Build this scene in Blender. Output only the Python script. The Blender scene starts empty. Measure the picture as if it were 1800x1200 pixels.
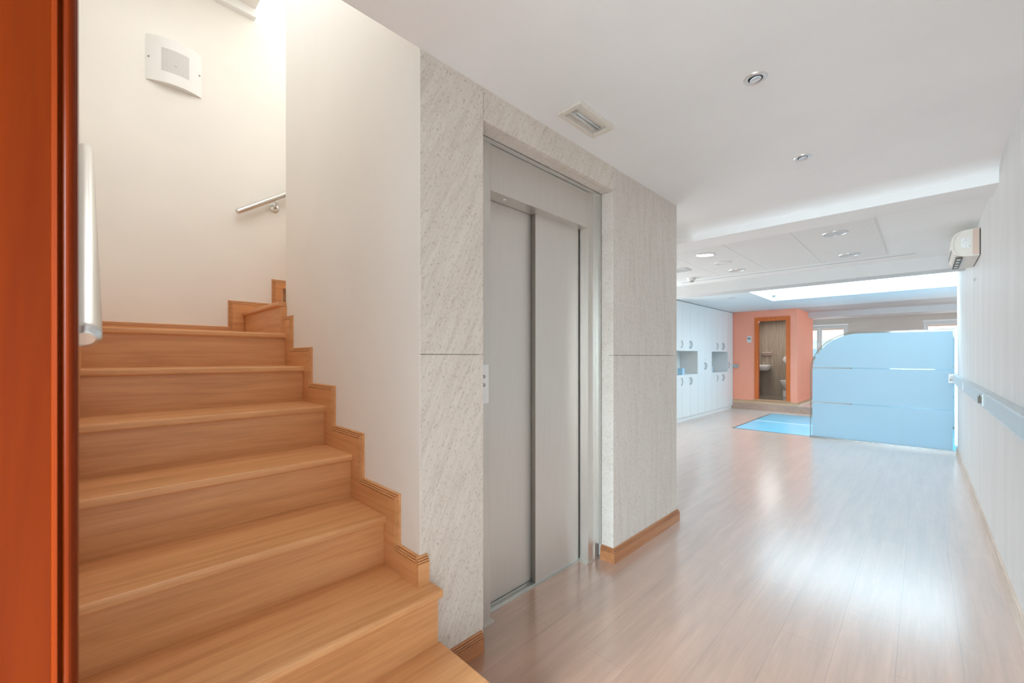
import bpy, bmesh, math, random
from mathutils import Vector, Matrix
random.seed(4)
S = bpy.context.scene
C = S.collection

# ------------------------------------------------------------------ camera
TH = math.radians(44.744)
cam_d = bpy.data.cameras.new('camera'); cam = bpy.data.objects.new('camera', cam_d); C.objects.link(cam)
cam.location = (0, 0, 1.3); cam.rotation_euler = (math.pi / 2, 0, TH)
cam_d.sensor_width = 36; cam_d.lens = 728.47 / 1800 * 36; cam_d.shift_y = 27 / 1800
cam_d.clip_start = 0.02; cam_d.clip_end = 200
cam_d.dof.use_dof = True; cam_d.dof.focus_distance = 3.0; cam_d.dof.aperture_fstop = 5.0
S.camera = cam

# ------------------------------------------------------------------ world, light, exposure
W = bpy.data.worlds.new('sky'); S.world = W; W.use_nodes = True
bgn = W.node_tree.nodes['Background']
bgn.inputs[0].default_value = (0.86, 0.95, 1.0, 1); bgn.inputs[1].default_value = 1.3
S.view_settings.view_transform = 'Standard'; S.view_settings.look = 'None'
S.view_settings.exposure = 0.56; S.view_settings.gamma = 1.0; S.view_settings.use_curve_mapping = False
S.cycles.max_bounces = 14; S.cycles.diffuse_bounces = 8; S.cycles.glossy_bounces = 5
S.cycles.transmission_bounces = 8; S.cycles.transparent_max_bounces = 8

def area(name, loc, rot, sx, sy, power, col):
    l = bpy.data.lights.new(name, 'AREA'); l.shape = 'RECTANGLE'; l.size = sx; l.size_y = sy
    l.energy = power; l.color = col
    o = bpy.data.objects.new(name, l); C.objects.link(o); o.location = loc; o.rotation_euler = rot
    return o
PI = math.pi
area('skylight_daylight', (-0.25, 8.78, 3.25), (0, 0, 0), 3.6, 1.5, 94, (0.58, 0.85, 1.0))
for i_, (x_, w_) in enumerate(((-2.22, 1.3), (0.75, 1.45))):
    area('far_window_daylight', (x_, 15.66, 1.72), (PI / 2, 0, PI), w_, 1.0, 9, (0.95, 0.97, 1.0))
area('side_fill_light', (2.9, 12.0, 1.5), (0, PI / 2, 0), 1.6, 5.0, 55, (0.86, 0.94, 1.0))  # added fill from the unseen right side, no window behind it
area('room_fill_light', (-3.95, 5.95, 1.45), (0, -PI / 2 , 0), 1.7, 3.2, 46, (0.88, 0.97, 1.0))  # unseen fill added behind the elevator block to lift the middle ceiling
area('stair_window_daylight', (-3.95, 1.9, 4.7), (0, -PI / 2 - 0.35, 0), 1.2, 1.8, 24, (1.0, 0.96, 0.90))
area('hall_fill_light', (-0.25, -2.35, 1.4), (PI / 2 - 0.42, 0, 0), 1.05, 1.9, 84, (0.71, 0.90, 1.0)).data.spread = math.radians(80)  # added fill light behind the camera for the near hall
area('upper_stair_fill_light', (-2.3, 0.42, 4.08), (0, 0, 0), 1.6, 0.7, 8.8, (0.92, 0.96, 1.0))  # added fill under the stairwell ceiling to brighten the steps

# ------------------------------------------------------------------ materials
def mat(name, col, rough=0.5, metal=0.0, spec=0.5, coat=0.0, emit=None, estr=0.0, alpha=None, trans=0.0, ior=1.45):
    m = bpy.data.materials.new(name); m.use_nodes = True
    b = m.node_tree.nodes['Principled BSDF']
    b.inputs['Base Color'].default_value = (*col, 1); b.inputs['Roughness'].default_value = rough
    b.inputs['Metallic'].default_value = metal; b.inputs['Specular IOR Level'].default_value = spec
    b.inputs['Coat Weight'].default_value = coat; b.inputs['Transmission Weight'].default_value = trans
    b.inputs['IOR'].default_value = ior
    if emit: b.inputs['Emission Color'].default_value = (*emit, 1); b.inputs['Emission Strength'].default_value = estr
    return m
def nn(m, t, **k):
    n = m.node_tree.nodes.new(t)
    for a, v in k.items(): setattr(n, a, v)
    return n
def lk(m, a, b): m.node_tree.links.new(a, b)
def pb(m): return m.node_tree.nodes['Principled BSDF']
def coords(m, scale, rot=(0, 0, 0)):
    g = nn(m, 'ShaderNodeNewGeometry'); mp = nn(m, 'ShaderNodeMapping')
    mp.inputs['Scale'].default_value = scale; mp.inputs['Rotation'].default_value = rot
    r = nn(m, 'ShaderNodeVectorRotate', rotation_type='EULER_XYZ'); r.inputs['Rotation'].default_value = rot
    lk(m, g.outputs['Position'], r.inputs['Vector']); mp.inputs['Rotation'].default_value = (0, 0, 0)
    lk(m, r.outputs['Vector'], mp.inputs['Vector']); return mp.outputs['Vector']
def ramp(m, fac, stops):
    r = nn(m, 'ShaderNodeValToRGB'); e = r.color_ramp.elements
    e[0].position = stops[0][0]; e[0].color = (*stops[0][1], 1)
    e[1].position = stops[-1][0]; e[1].color = (*stops[-1][1], 1)
    for p, c in stops[1:-1]:
        x = e.new(p); x.color = (*c, 1)
    lk(m, fac, r.inputs['Fac']); return r.outputs['Color']
def noise(m, vec, scale, detail=4, rough=0.55, dist=0.0):
    n = nn(m, 'ShaderNodeTexNoise'); n.inputs['Scale'].default_value = scale; n.inputs['Detail'].default_value = detail
    n.inputs['Roughness'].default_value = rough; n.inputs['Distortion'].default_value = dist
    lk(m, vec, n.inputs['Vector']); return n.outputs['Fac']
def bump(m, fac, strength, dist=0.01):
    b = nn(m, 'ShaderNodeBump'); b.inputs['Strength'].default_value = strength; b.inputs['Distance'].default_value = dist
    lk(m, fac, b.inputs['Height']); lk(m, b.outputs['Normal'], pb(m).inputs['Normal'])
def mixc(m, a, b, fac, mode='MULTIPLY'):
    x = nn(m, 'ShaderNodeMix', data_type='RGBA', blend_type=mode)
    if isinstance(fac, float): x.inputs[0].default_value = fac
    else: lk(m, fac, x.inputs[0])
    for s, v in ((6, a), (7, b)):
        if isinstance(v, tuple): x.inputs[s].default_value = (*v, 1)
        else: lk(m, v, x.inputs[s])
    return x.outputs[2]

def plaster(name, col, rough=0.6, var=0.03, spec=0.3):
    m = mat(name, col, rough, spec=spec)
    f = noise(m, coords(m, (1, 1, 1)), 1.3, 5)
    c = ramp(m, f, [(0.3, tuple(x * (1 - var) for x in col)), (0.7, tuple(min(1, x * (1 + var)) for x in col))])
    lk(m, c, pb(m).inputs['Base Color'])
    bump(m, noise(m, coords(m, (1, 1, 1)), 90, 3), 0.12, 0.002)
    return m
M = {}
M['ceiling'] = plaster('ceiling_paint', (0.86, 0.86, 0.86))
M['white_wall'] = plaster('white_wall_paint', (0.80, 0.785, 0.77))
M['cream'] = plaster('cream_wall_paint', (0.85, 0.83, 0.79))
M['bright_white'] = plaster('bright_white_paint', (0.86, 0.87, 0.87))
M['orange_wall'] = plaster('salmon_wall_paint', (0.95, 0.37, 0.25))
M['taupe'] = plaster('taupe_wall_paint', (0.62, 0.56, 0.51))

def streaky():
    col = (0.73, 0.71, 0.69)
    m = mat('streaked_white_wall', col, 0.55, spec=0.3)
    f = noise(m, coords(m, (2, 3, 0.4)), 1.6, 5, 0.6)
    c = ramp(m, f, [(0.3, (0.68, 0.67, 0.665)), (0.55, (0.72, 0.71, 0.705)), (0.72, (0.76, 0.755, 0.75))])
    f2 = noise(m, coords(m, (1, 4, 0.5)), 1.0, 2)
    c2 = ramp(m, f2, [(0.66, (1, 1, 1)), (0.72, (1.0, 1.0, 1.0)), (0.78, (0.975, 0.975, 0.975))])
    lk(m, mixc(m, c, c2, 1.0), pb(m).inputs['Base Color'])
    return m
M['right_wall'] = streaky()

def wood(name, dark, mid, light, grain, rough=0.35, coat=0.0, spec=0.5, scale=1.0):
    """grain: axis 0/1/2 along which the fibres run"""
    m = mat(name, mid, rough, coat=coat, spec=spec)
    sc = [14 * scale] * 3; sc[grain] = 1.0 * scale
    f = noise(m, coords(m, tuple(sc)), 1.6, 6, 0.6, 0.6)
    c = ramp(m, f, [(0.28, dark), (0.5, mid), (0.75, light)])
    sc2 = [90 * scale] * 3; sc2[grain] = 3.0 * scale
    f2 = noise(m, coords(m, tuple(sc2)), 1.4, 3)
    c2 = ramp(m, f2, [(0.35, (0.86, 0.84, 0.82)), (0.6, (1, 1, 1))])
    lk(m, mixc(m, c, c2, 0.55), pb(m).inputs['Base Color'])
    bump(m, f2, 0.05, 0.001)
    return m
sd, sm, sl = (0.58, 0.27, 0.105), (0.70, 0.345, 0.145), (0.78, 0.42, 0.195)
M['stair_y'] = wood('stair_wood_across', sd, sm, sl, 1, 0.36)
M['stair_z'] = wood('stair_wood_upright', sd, sm, sl, 2, 0.4)
M['stair_x'] = wood('stair_wood_along', sd, sm, sl, 0, 0.4)
M['skirt_y'] = wood('skirting_wood', (0.38, 0.15, 0.06), (0.47, 0.20, 0.085), (0.55, 0.26, 0.12), 1, 0.35)
M['skirt_pale'] = wood('pale_skirting_wood', (0.62, 0.48, 0.40), (0.68, 0.55, 0.46), (0.74, 0.62, 0.53), 1, 0.4)
M['skirt_tan'] = wood('tan_skirting_wood', (0.60, 0.38, 0.22), (0.66, 0.43, 0.26), (0.72, 0.5, 0.32), 0, 0.4)
M['red_wood'] = wood('red_varnished_wood', (0.135, 0.0130, 0.0002), (0.175, 0.0200, 0.0002), (0.22, 0.0290, 0.0003), 2, 0.30, coat=0.0, spec=0.13, scale=0.6)
M['frame_orange'] = wood('orange_varnished_wood', (0.62, 0.11, 0.012), (0.70, 0.14, 0.018), (0.78, 0.19, 0.04), 2, 0.25, coat=0.2)

def floor_mat():
    m = mat('plank_floor', (0.42, 0.21, 0.12), 0.2, spec=0.5)
    g = nn(m, 'ShaderNodeNewGeometry'); sx = nn(m, 'ShaderNodeSeparateXYZ'); lk(m, g.outputs['Position'], sx.inputs[0])
    cb = nn(m, 'ShaderNodeCombineXYZ')
    a = nn(m, 'ShaderNodeMath', operation='ADD'); a.inputs[1].default_value = -0.35 + 12.0; lk(m, sx.outputs['Y'], a.inputs[0])
    b = nn(m, 'ShaderNodeMath', operation='ADD'); b.inputs[1].default_value = 0.08 + 8.0; lk(m, sx.outputs['X'], b.inputs[0])
    lk(m, a.outputs[0], cb.inputs[0]); lk(m, b.outputs[0], cb.inputs[1])
    br = nn(m, 'ShaderNodeTexBrick'); br.offset = 0.37; br.inputs['Scale'].default_value = 1.0
    br.inputs['Brick Width'].default_value = 1.2; br.inputs['Row Height'].default_value = 0.2
    br.inputs['Mortar Size'].default_value = 0.0014; br.inputs['Mortar Smooth'].default_value = 0.1
    br.inputs['Color1'].default_value = (0.80, 0.80, 0.80, 1); br.inputs['Color2'].default_value = (1, 1, 1, 1)
    br.inputs['Mortar'].default_value = (0.30, 0.26, 0.24, 1)
    lk(m, cb.outputs[0], br.inputs['Vector'])
    f = noise(m, coords(m, (11, 0.9, 11)), 1.5, 6, 0.6, 0.5)
    c = ramp(m, f, [(0.3, (0.35, 0.175, 0.098)), (0.5, (0.42, 0.212, 0.122)), (0.72, (0.49, 0.255, 0.152))])
    f2 = noise(m, coords(m, (80, 2.5, 80)), 1.4, 3)
    c2 = ramp(m, f2, [(0.35, (0.88, 0.86, 0.84)), (0.6, (1, 1, 1))])
    c = mixc(m, c, c2, 0.6)
    c = mixc(m, c, br.outputs['Color'], 0.5)
    lk(m, c, pb(m).inputs['Base Color'])
    pb(m).inputs['Coat Weight'].default_value = 1.0; pb(m).inputs['Coat Roughness'].default_value = 0.21
    pb(m).inputs['Coat IOR'].default_value = 2.6
    pb(m).inputs['Roughness'].default_value = 0.3
    pb(m).inputs['Sheen Weight'].default_value = 0.42; pb(m).inputs['Sheen Roughness'].default_value = 0.45
    bump(m, br.outputs['Fac'], -0.6, 0.001)
    bn = [n for n in m.node_tree.nodes if n.type == 'BUMP'][0]; lk(m, bn.outputs['Normal'], pb(m).inputs['Coat Normal'])
    return m
M['floor'] = floor_mat()

def stone(name, rot, a, b, c_, rough=0.55):
    m = mat(name, a, rough, spec=0.35)
    f = noise(m, coords(m, (1, 30, 2.6), rot), 1.3, 8, 0.75, 1.2)
    c = ramp(m, f, [(0.34, a), (0.5, b), (0.66, c_)])
    f2 = noise(m, coords(m, (1, 1, 0.55), rot), 130, 3, 0.7)
    c2 = ramp(m, f2, [(0.34, (0.62, 0.57, 0.52)), (0.43, (1, 1, 1)), (0.62, (1, 1, 1)), (0.72, (1.0, 1.0, 1.0))])
    f4 = noise(m, coords(m, (1, 14, 1.0), rot), 2.0, 4, 0.7)
    c4 = ramp(m, f4, [(0.36, (0.94, 0.925, 0.91)), (0.5, (1, 1, 1))])
    f3 = noise(m, coords(m, (1, 1, 1)), 1.1, 3)
    c3 = ramp(m, f3, [(0.35, (0.95, 0.94, 0.93)), (0.65, (1, 1, 1))])
    lk(m, mixc(m, mixc(m, mixc(m, c, c2, 0.8), c4, 1.0), c3, 1.0), pb(m).inputs['Base Color'])
    bump(m, f2, 0.15, 0.002)
    return m
M['marble'] = stone('beige_stone_slabs', (math.radians(26), 0, 0), (0.66, 0.59, 0.52), (0.72, 0.655, 0.585), (0.77, 0.71, 0.65))
M['marble_right'] = stone('beige_stone_slabs_straight', (math.radians(-3), 0, 0), (0.66, 0.60, 0.545), (0.69, 0.635, 0.58), (0.72, 0.67, 0.62))
def bath():
    m = mat('brown_grained_stone', (0.3, 0.24, 0.18), 0.4)
    f = noise(m, coords(m, (30, 30, 1.2)), 1.4, 5, 0.6)
    c = ramp(m, f, [(0.3, (0.28, 0.225, 0.17)), (0.5, (0.38, 0.31, 0.24)), (0.7, (0.47, 0.39, 0.31))])
    lk(m, c, pb(m).inputs['Base Color']); return m
M['bath_stone'] = bath()
M['bath_floor'] = mat('brown_stone_floor', (0.28, 0.24, 0.19), 0.15)

def brushed(name, col, rough, axis=2):
    m = mat(name, col, rough, metal=0.75)
    sc = [120, 120, 120]; sc[axis] = 3
    f = noise(m, coords(m, tuple(sc)), 1.0, 3)
    c = ramp(m, f, [(0.3, tuple(x * 0.95 for x in col)), (0.7, col)])
    lk(m, c, pb(m).inputs['Base Color'])
    return m
M['steel'] = brushed('brushed_door_steel', (0.72, 0.68, 0.635), 0.42)
M['steel_frame'] = brushed('brushed_frame_steel', (0.68, 0.645, 0.60), 0.38)
M['steel_dark'] = mat('shaft_dark', (0.03, 0.025, 0.02), 0.6)
M['sill'] = brushed('sill_aluminium', (0.70, 0.69, 0.66), 0.3, 1)
M['channel'] = mat('channel_aluminium', (0.42, 0.42, 0.42), 0.35, metal=0.6)
M['door_edge'] = mat('door_edge_steel', (0.20, 0.17, 0.14), 0.4, metal=0.4)
M['chrome'] = mat('satin_steel_tube', (0.74, 0.73, 0.71), 0.3, metal=1.0)
M['satin'] = mat('satin_aluminium', (0.83, 0.83, 0.83), 0.30, metal=0.9)
M['handle'] = mat('dull_handle_metal', (0.22, 0.22, 0.22), 0.35, metal=0.8)
M['cab'] = mat('white_cabinet_laminate', (0.80, 0.81, 0.80), 0.35)
M['niche'] = mat('niche_lining', (0.70, 0.68, 0.66), 0.5)
M['gap'] = mat('shadow_gap', (0.12, 0.12, 0.12), 0.8)
M['white_plastic'] = mat('white_plastic', (0.80, 0.80, 0.79), 0.4)
M['cream_plastic'] = mat('cream_plastic', (0.74, 0.69, 0.62), 0.4)
M['pink_plastic'] = mat('aged_pink_plastic', (0.64, 0.48, 0.40), 0.45)
M['vent_dark'] = mat('dark_vent', (0.10, 0.075, 0.05), 0.5)
M['grey_plastic'] = mat('grey_plastic', (0.42, 0.42, 0.41), 0.45)
M['trunk'] = mat('white_trunking', (0.56, 0.63, 0.67), 0.35)
M['black'] = mat('black_plastic', (0.02, 0.02, 0.02), 0.4)
M['ceramic'] = mat('white_ceramic', (0.82, 0.81, 0.79), 0.12)
M['blue_box'] = mat('pale_blue_plastic', (0.42, 0.66, 0.82), 0.4)
M['sign'] = mat('sign_plate', (0.75, 0.76, 0.74), 0.35)
M['lens'] = mat('lamp_lens', (0.72, 0.77, 0.82), 0.12, spec=0.8)
M['lamp_inside'] = mat('lamp_inside', (0.035, 0.03, 0.028), 0.4)
M['lamp_disc'] = mat('grey_lamp_disc', (0.62, 0.63, 0.63), 0.35)
M['lamp_disc_white'] = mat('white_lamp_disc', (0.9, 0.9, 0.88), 0.35, emit=(1, 1, 0.97), estr=0.9)
M['diffuser'] = mat('ribbed_diffuser', (0.62, 0.58, 0.55), 0.25)
M['frame_pvc'] = mat('pale_grey_pvc', (0.66, 0.645, 0.63), 0.35)
M['blind'] = mat('orange_blind_hem', (0.75, 0.30, 0.12), 0.6)
M['grey_beam'] = plaster('grey_white_tone', (0.66, 0.655, 0.65))  # grey of the beams; for the far ceiling, weaker light put into colour
M['building'] = plaster('pale_render', (0.74, 0.77, 0.80))
M['building_glass'] = mat('building_glass', (0.35, 0.5, 0.62), 0.1)

def glass_mat():
    m = bpy.data.materials.new('clear_glass'); m.use_nodes = True; nt = m.node_tree
    out = nt.nodes['Material Output']; nt.nodes.remove(nt.nodes['Principled BSDF'])
    t = nt.nodes.new('ShaderNodeBsdfTransparent'); t.inputs['Color'].default_value = (0.90, 0.95, 0.95, 1)
    g = nt.nodes.new('ShaderNodeBsdfGlossy'); g.inputs['Roughness'].default_value = 0.03
    f = nt.nodes.new('ShaderNodeFresnel'); f.inputs['IOR'].default_value = 1.25
    mx = nt.nodes.new('ShaderNodeMixShader'); nt.links.new(f.outputs[0], mx.inputs[0])
    nt.links.new(t.outputs[0], mx.inputs[1]); nt.links.new(g.outputs[0], mx.inputs[2]); nt.links.new(mx.outputs[0], out.inputs['Surface'])
    return m
M['glass'] = glass_mat()
M['glass_edge'] = mat('glass_edge', (0.22, 0.19, 0.15), 0.2)
def film():
    m = bpy.data.materials.new('frosted_film'); m.use_nodes = True; nt = m.node_tree
    out = nt.nodes['Material Output']; b = nt.nodes['Principled BSDF']
    b.inputs['Base Color'].default_value = (0.64, 0.78, 0.87, 1); b.inputs['Roughness'].default_value = 0.35
    t = nt.nodes.new('ShaderNodeBsdfTranslucent'); t.inputs['Color'].default_value = (0.73, 0.90, 0.98, 1)
    mx = nt.nodes.new('ShaderNodeMixShader'); mx.inputs[0].default_value = 0.6
    nt.links.new(b.outputs[0], mx.inputs[1]); nt.links.new(t.outputs[0], mx.inputs[2]); nt.links.new(mx.outputs[0], out.inputs['Surface'])
    return m
M['film'] = film()
def pool():
    m = mat('blue_floor_glass', (0.22, 0.68, 0.90), 0.3, spec=0.35, coat=0.15)
    f = noise(m, coords(m, (1, 1, 1)), 1.2, 3)
    lk(m, ramp(m, f, [(0.35, (0.16, 0.50, 0.68)), (0.7, (0.23, 0.56, 0.72))]), pb(m).inputs['Base Color'])
    return m
M['pool'] = pool()
def perforated():
    m = mat('perforated_tile', (0.80, 0.80, 0.79), 0.6)
    g = nn(m, 'ShaderNodeNewGeometry')
    def fr(out):
        a = nn(m, 'ShaderNodeMath', operation='MULTIPLY'); a.inputs[1].default_value = 55; lk(m, out, a.inputs[0])
        f = nn(m, 'ShaderNodeMath', operation='FRACT'); lk(m, a.outputs[0], f.inputs[0])
        s = nn(m, 'ShaderNodeMath', operation='SUBTRACT'); s.inputs[1].default_value = 0.5; lk(m, f.outputs[0], s.inputs[0])
        p = nn(m, 'ShaderNodeMath', operation='MULTIPLY'); lk(m, s.outputs[0], p.inputs[0]); lk(m, s.outputs[0], p.inputs[1])
        return p.outputs[0]
    sx = nn(m, 'ShaderNodeSeparateXYZ'); lk(m, g.outputs['Position'], sx.inputs[0])
    ad = nn(m, 'ShaderNodeMath', operation='ADD'); lk(m, fr(sx.outputs['X']), ad.inputs[0]); lk(m, fr(sx.outputs['Y']), ad.inputs[1])
    lk(m, ramp(m, ad.outputs[0], [(0.03, (0.66, 0.66, 0.66)), (0.07, (0.82, 0.82, 0.81))]), pb(m).inputs['Base Color'])
    return m
M['perforated'] = perforated()

# ------------------------------------------------------------------ mesh helpers (world coordinates)
def BM(): return bmesh.new()
def box(b, x0, x1, y0, y1, z0, z1, bev=0.0, seg=2):
    n = bmesh.new()
    vs = [n.verts.new((x, y, z)) for x in (x0, x1) for y in (y0, y1) for z in (z0, z1)]
    for f in ((0, 1, 3, 2), (4, 6, 7, 5), (0, 4, 5, 1), (2, 3, 7, 6), (0, 2, 6, 4), (1, 5, 7, 3)):
        n.faces.new([vs[i] for i in f])
    bmesh.ops.recalc_face_normals(n, faces=n.faces)
    if bev: bmesh.ops.bevel(n, geom=n.edges[:], offset=bev, segments=seg, affect='EDGES', profile=0.5)
    merge(b, n)
def merge(b, n):
    me = bpy.data.meshes.new('tmp'); n.to_mesh(me); n.free(); b.from_mesh(me); bpy.data.meshes.remove(me)
def tube(b, pts, r, seg=14, cap=True):
    pts = [Vector(p) for p in pts]; rings = []
    rr = r if isinstance(r, (list, tuple)) else [r] * len(pts)
    for i, p in enumerate(pts):
        d = (pts[min(i + 1, len(pts) - 1)] - pts[max(i - 1, 0)]).normalized()
        up = Vector((0, 0, 1)) if abs(d.z) < 0.95 else Vector((1, 0, 0))
        u = d.cross(up).normalized(); v = d.cross(u).normalized()
        rings.append([b.verts.new(p + (u * math.cos(2 * PI * k / seg) + v * math.sin(2 * PI * k / seg)) * rr[i]) for k in range(seg)])
    for a, c in zip(rings, rings[1:]):
        for k in range(seg):
            f = b.faces.new((a[k], a[(k + 1) % seg], c[(k + 1) % seg], c[k])); f.smooth = True
    if cap: b.faces.new(rings[0][::-1]); b.faces.new(rings[-1])
def lathe(b, prof, c, seg=32, ax='z'):
    """prof: (radius, height) about an axis through c"""
    c = Vector(c); rings = []
    def P(r, h, k):
        q = (r * math.cos(2 * PI * k / seg), r * math.sin(2 * PI * k / seg))
        return c + (Vector((q[0], q[1], h)) if ax == 'z' else Vector((h, q[0], q[1])) if ax == 'x' else Vector((q[0], h, q[1])))
    for r, h in prof:
        rings.append([b.verts.new(P(r, h, 0))] if r < 1e-6 else [b.verts.new(P(r, h, k)) for k in range(seg)])
    for a, d in zip(rings, rings[1:]):
        for k in range(seg):
            k2 = (k + 1) % seg
            q = [a[k % len(a)], a[k2 % len(a)], d[k2 % len(d)], d[k % len(d)]]
            q = list(dict.fromkeys(q))
            if len(q) > 2:
                f = b.faces.new(q); f.smooth = True
def prism(b, poly, f0, f1, bev=0.0):
    """poly: 2D points; f0(p), f1(p) map to the two end faces"""
    n = bmesh.new()
    a = [n.verts.new(f0(p)) for p in poly]; c = [n.verts.new(f1(p)) for p in poly]
    n.faces.new(a); n.faces.new(c[::-1])
    for i in range(len(poly)):
        j = (i + 1) % len(poly); n.faces.new((a[j], a[i], c[i], c[j]))
    bmesh.ops.recalc_face_normals(n, faces=n.faces)
    if bev: bmesh.ops.bevel(n, geom=n.edges[:], offset=bev, segments=2, affect='EDGES', profile=0.5)
    merge(b, n)
def zprism(b, poly, z0, z1, bev=0): prism(b, poly, lambda p: (p[0], p[1], z0), lambda p: (p[0], p[1], z1), bev)
def yprism(b, poly, y0, y1, bev=0): prism(b, poly, lambda p: (p[0], y0, p[1]), lambda p: (p[0], y1, p[1]), bev)
def xprism(b, poly, x0, x1, bev=0): prism(b, poly, lambda p: (x0, p[0], p[1]), lambda p: (x1, p[0], p[1]), bev)

def wpos(o):
    v = Vector((0, 0, 0))
    while o: v = v + o.location; o = o.parent
    return v
def obj(name, b, m, parent=None, loc=None):
    me = bpy.data.meshes.new(name)
    origin = wpos(parent) if parent else Vector(loc) if loc else Vector((0, 0, 0))
    if origin.length: bmesh.ops.translate(b, verts=b.verts[:], vec=-origin)
    b.normal_update(); b.to_mesh(me); b.free()
    for k in (m if isinstance(m, list) else [m]): me.materials.append(M[k] if isinstance(k, str) else k)
    o = bpy.data.objects.new(name, me); C.objects.link(o)
    if parent: o.parent = parent
    elif loc: o.location = loc
    return o
def part(name, m, parent, *boxes, bev=0.0):
    b = BM()
    for q in boxes: box(b, *q, bev=bev)
    return obj(name, b, m, parent)
def struct(name, m, *boxes, bev=0.0):
    b = BM()
    for q in boxes: box(b, *q, bev=bev)
    o = obj(name, b, m); o['kind'] = 'structure'; return o
def sobj(name, b, m, parent=None):
    o = obj(name, b, m, parent)
    if not parent: o['kind'] = 'structure'
    return o
def thing(name, label, cat, loc, group=None):
    o = bpy.data.objects.new(name, None); C.objects.link(o); o.location = loc; o.empty_display_size = 0.1
    o['label'] = label; o['category'] = cat
    if group: o['group'] = group
    return o
def tag(o, label, cat, group=None):
    o['label'] = label; o['category'] = cat
    if group: o['group'] = group
    return o
def dup(root, loc, label):
    r = root.copy(); C.objects.link(r); r.location = loc; r['label'] = label
    for ch in list(root.children):
        c = ch.copy(); C.objects.link(c); c.parent = r
        for g in list(ch.children):
            d = g.copy(); C.objects.link(d); d.parent = c
    return r

# ------------------------------------------------------------------ structure
XR = 0.335; XE = -1.39; YC = 0.893; ZC = 2.5; ZB = 2.42; XB = -3.9; RZ = 0.16
struct('floor', 'floor', (-4.2, 3.2, -2.6, 11.38, -0.12, 0))
b = BM(); box(b, -2.03, 3.2, 11.40, 15.6, 0.0, RZ); box(b, -4.2, 3.2, 11.38, 11.40, 0.0, RZ); box(b, -4.2, -2.03, 11.40, 11.42, 0.0, RZ)
sobj('floor_raised', b, 'floor')
# ceilings
struct('ceiling', 'ceiling', (XE, 3.2, -2.6, YC, ZC, 2.72), (-1.75, XE, YC + 0.013, 3.262, ZC, 2.72), (XE, 3.2, YC, 3.262, ZC, 2.72), (-4.2, 3.2, 3.262, 3.93, ZC, 2.72))
b = BM()
pf = [(3.93 - 0.16, ZC + 0.01)] + [(3.93 - 0.16 + 0.16 * math.sin(t * PI / 16), ZC - 0.0 + 0.0 - 0.07 * (1 - math.cos(t * PI / 16))) for t in range(0, 9)] + [(3.93, 2.375), (4.24, 2.375), (4.24, 2.7), (3.77, 2.7)]
xprism(b, pf, -4.2, XR)
for f in b.faces: f.smooth = False
sobj('trim_1', b, 'ceiling')                                               # first ceiling beam, coved
struct('ceiling_middle', 'bright_white', (-4.2, 3.2, 4.24, 6.265, ZB, 2.7), (-4.2, -2.6, 6.265, 6.295, ZB, 2.7), (-0.05, 3.2, 6.265, 6.295, ZB, 2.7),
       (-4.2, 3.2, 6.295, 6.58, ZB, 2.7), (-2.6, -0.05, 6.265, 6.295, ZB + 0.03, 2.7))
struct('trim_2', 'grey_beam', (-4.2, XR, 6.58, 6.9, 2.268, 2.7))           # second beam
hx0, hx1, hy0, hy1 = -2.135, 1.6, 7.98, 9.58
struct('ceiling_skylight', 'bright_white', (-4.2, 3.2, 6.9, hy0, ZB, 2.7), (-4.2, 3.2, hy1, 11.33, ZB, 2.7), (-4.2, hx0, hy0, hy1, ZB, 2.7), (hx1, 3.2, hy0, hy1, ZB, 2.7))
struct('wall_skylight', 'bright_white', (hx0 - 0.05, hx0, hy0 - 0.05, hy1 + 0.05, 2.7, 3.4), (hx1, hx1 + 0.05, hy0 - 0.05, hy1 + 0.05, 2.7, 3.4),
       (hx0, hx1, hy0 - 0.05, hy0, 2.7, 3.4), (hx0, hx1, hy1, hy1 + 0.05, 2.7, 3.4))
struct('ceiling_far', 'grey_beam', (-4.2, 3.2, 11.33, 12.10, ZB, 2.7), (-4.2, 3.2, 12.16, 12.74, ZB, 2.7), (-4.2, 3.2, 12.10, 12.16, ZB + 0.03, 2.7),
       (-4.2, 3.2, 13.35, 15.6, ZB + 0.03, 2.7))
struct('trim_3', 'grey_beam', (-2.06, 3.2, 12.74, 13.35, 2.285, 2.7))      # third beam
struct('trim_4', 'bright_white', (-2.05, 3.2, 13.35, 13.40, 2.285, 2.325), (-2.05, 3.2, 13.40, 13.46, 2.335, 2.36))
struct('trim_8', 'gap', (-2.6, -0.05, 6.2655, 6.2945, ZB + 0.003, ZB + 0.0295))  # slot infill, the slot's shadow line put into its dark colour
# perforated tiles
b = BM()
xs = [-2.545, -1.98, -1.4125, -0.845, -0.275]; ys = [4.43, 4.995, 5.56, 6.1]
for x0, x1 in zip(xs, xs[1:]):
    for y0, y1 in zip([4.25] + ys[1:-1], ys[1:]):
        box(b, x0 + 0.002, x1 - 0.002, y0 + 0.0015, y1 - 0.0015, ZB - 0.006, ZB)
sobj('ceiling_tiles', b, 'perforated')
# right wall
struct('wall_right', 'right_wall', (XR, XR + 0.16, -2.6, 8.32, 0, 3.4))
struct('wall_right_far', 'bright_white', (3.2, 3.3, 8.1, 15.6, 0, 2.7), (XR + 0.16, 3.3, 8.1, 8.2, 0, 2.7))
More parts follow.
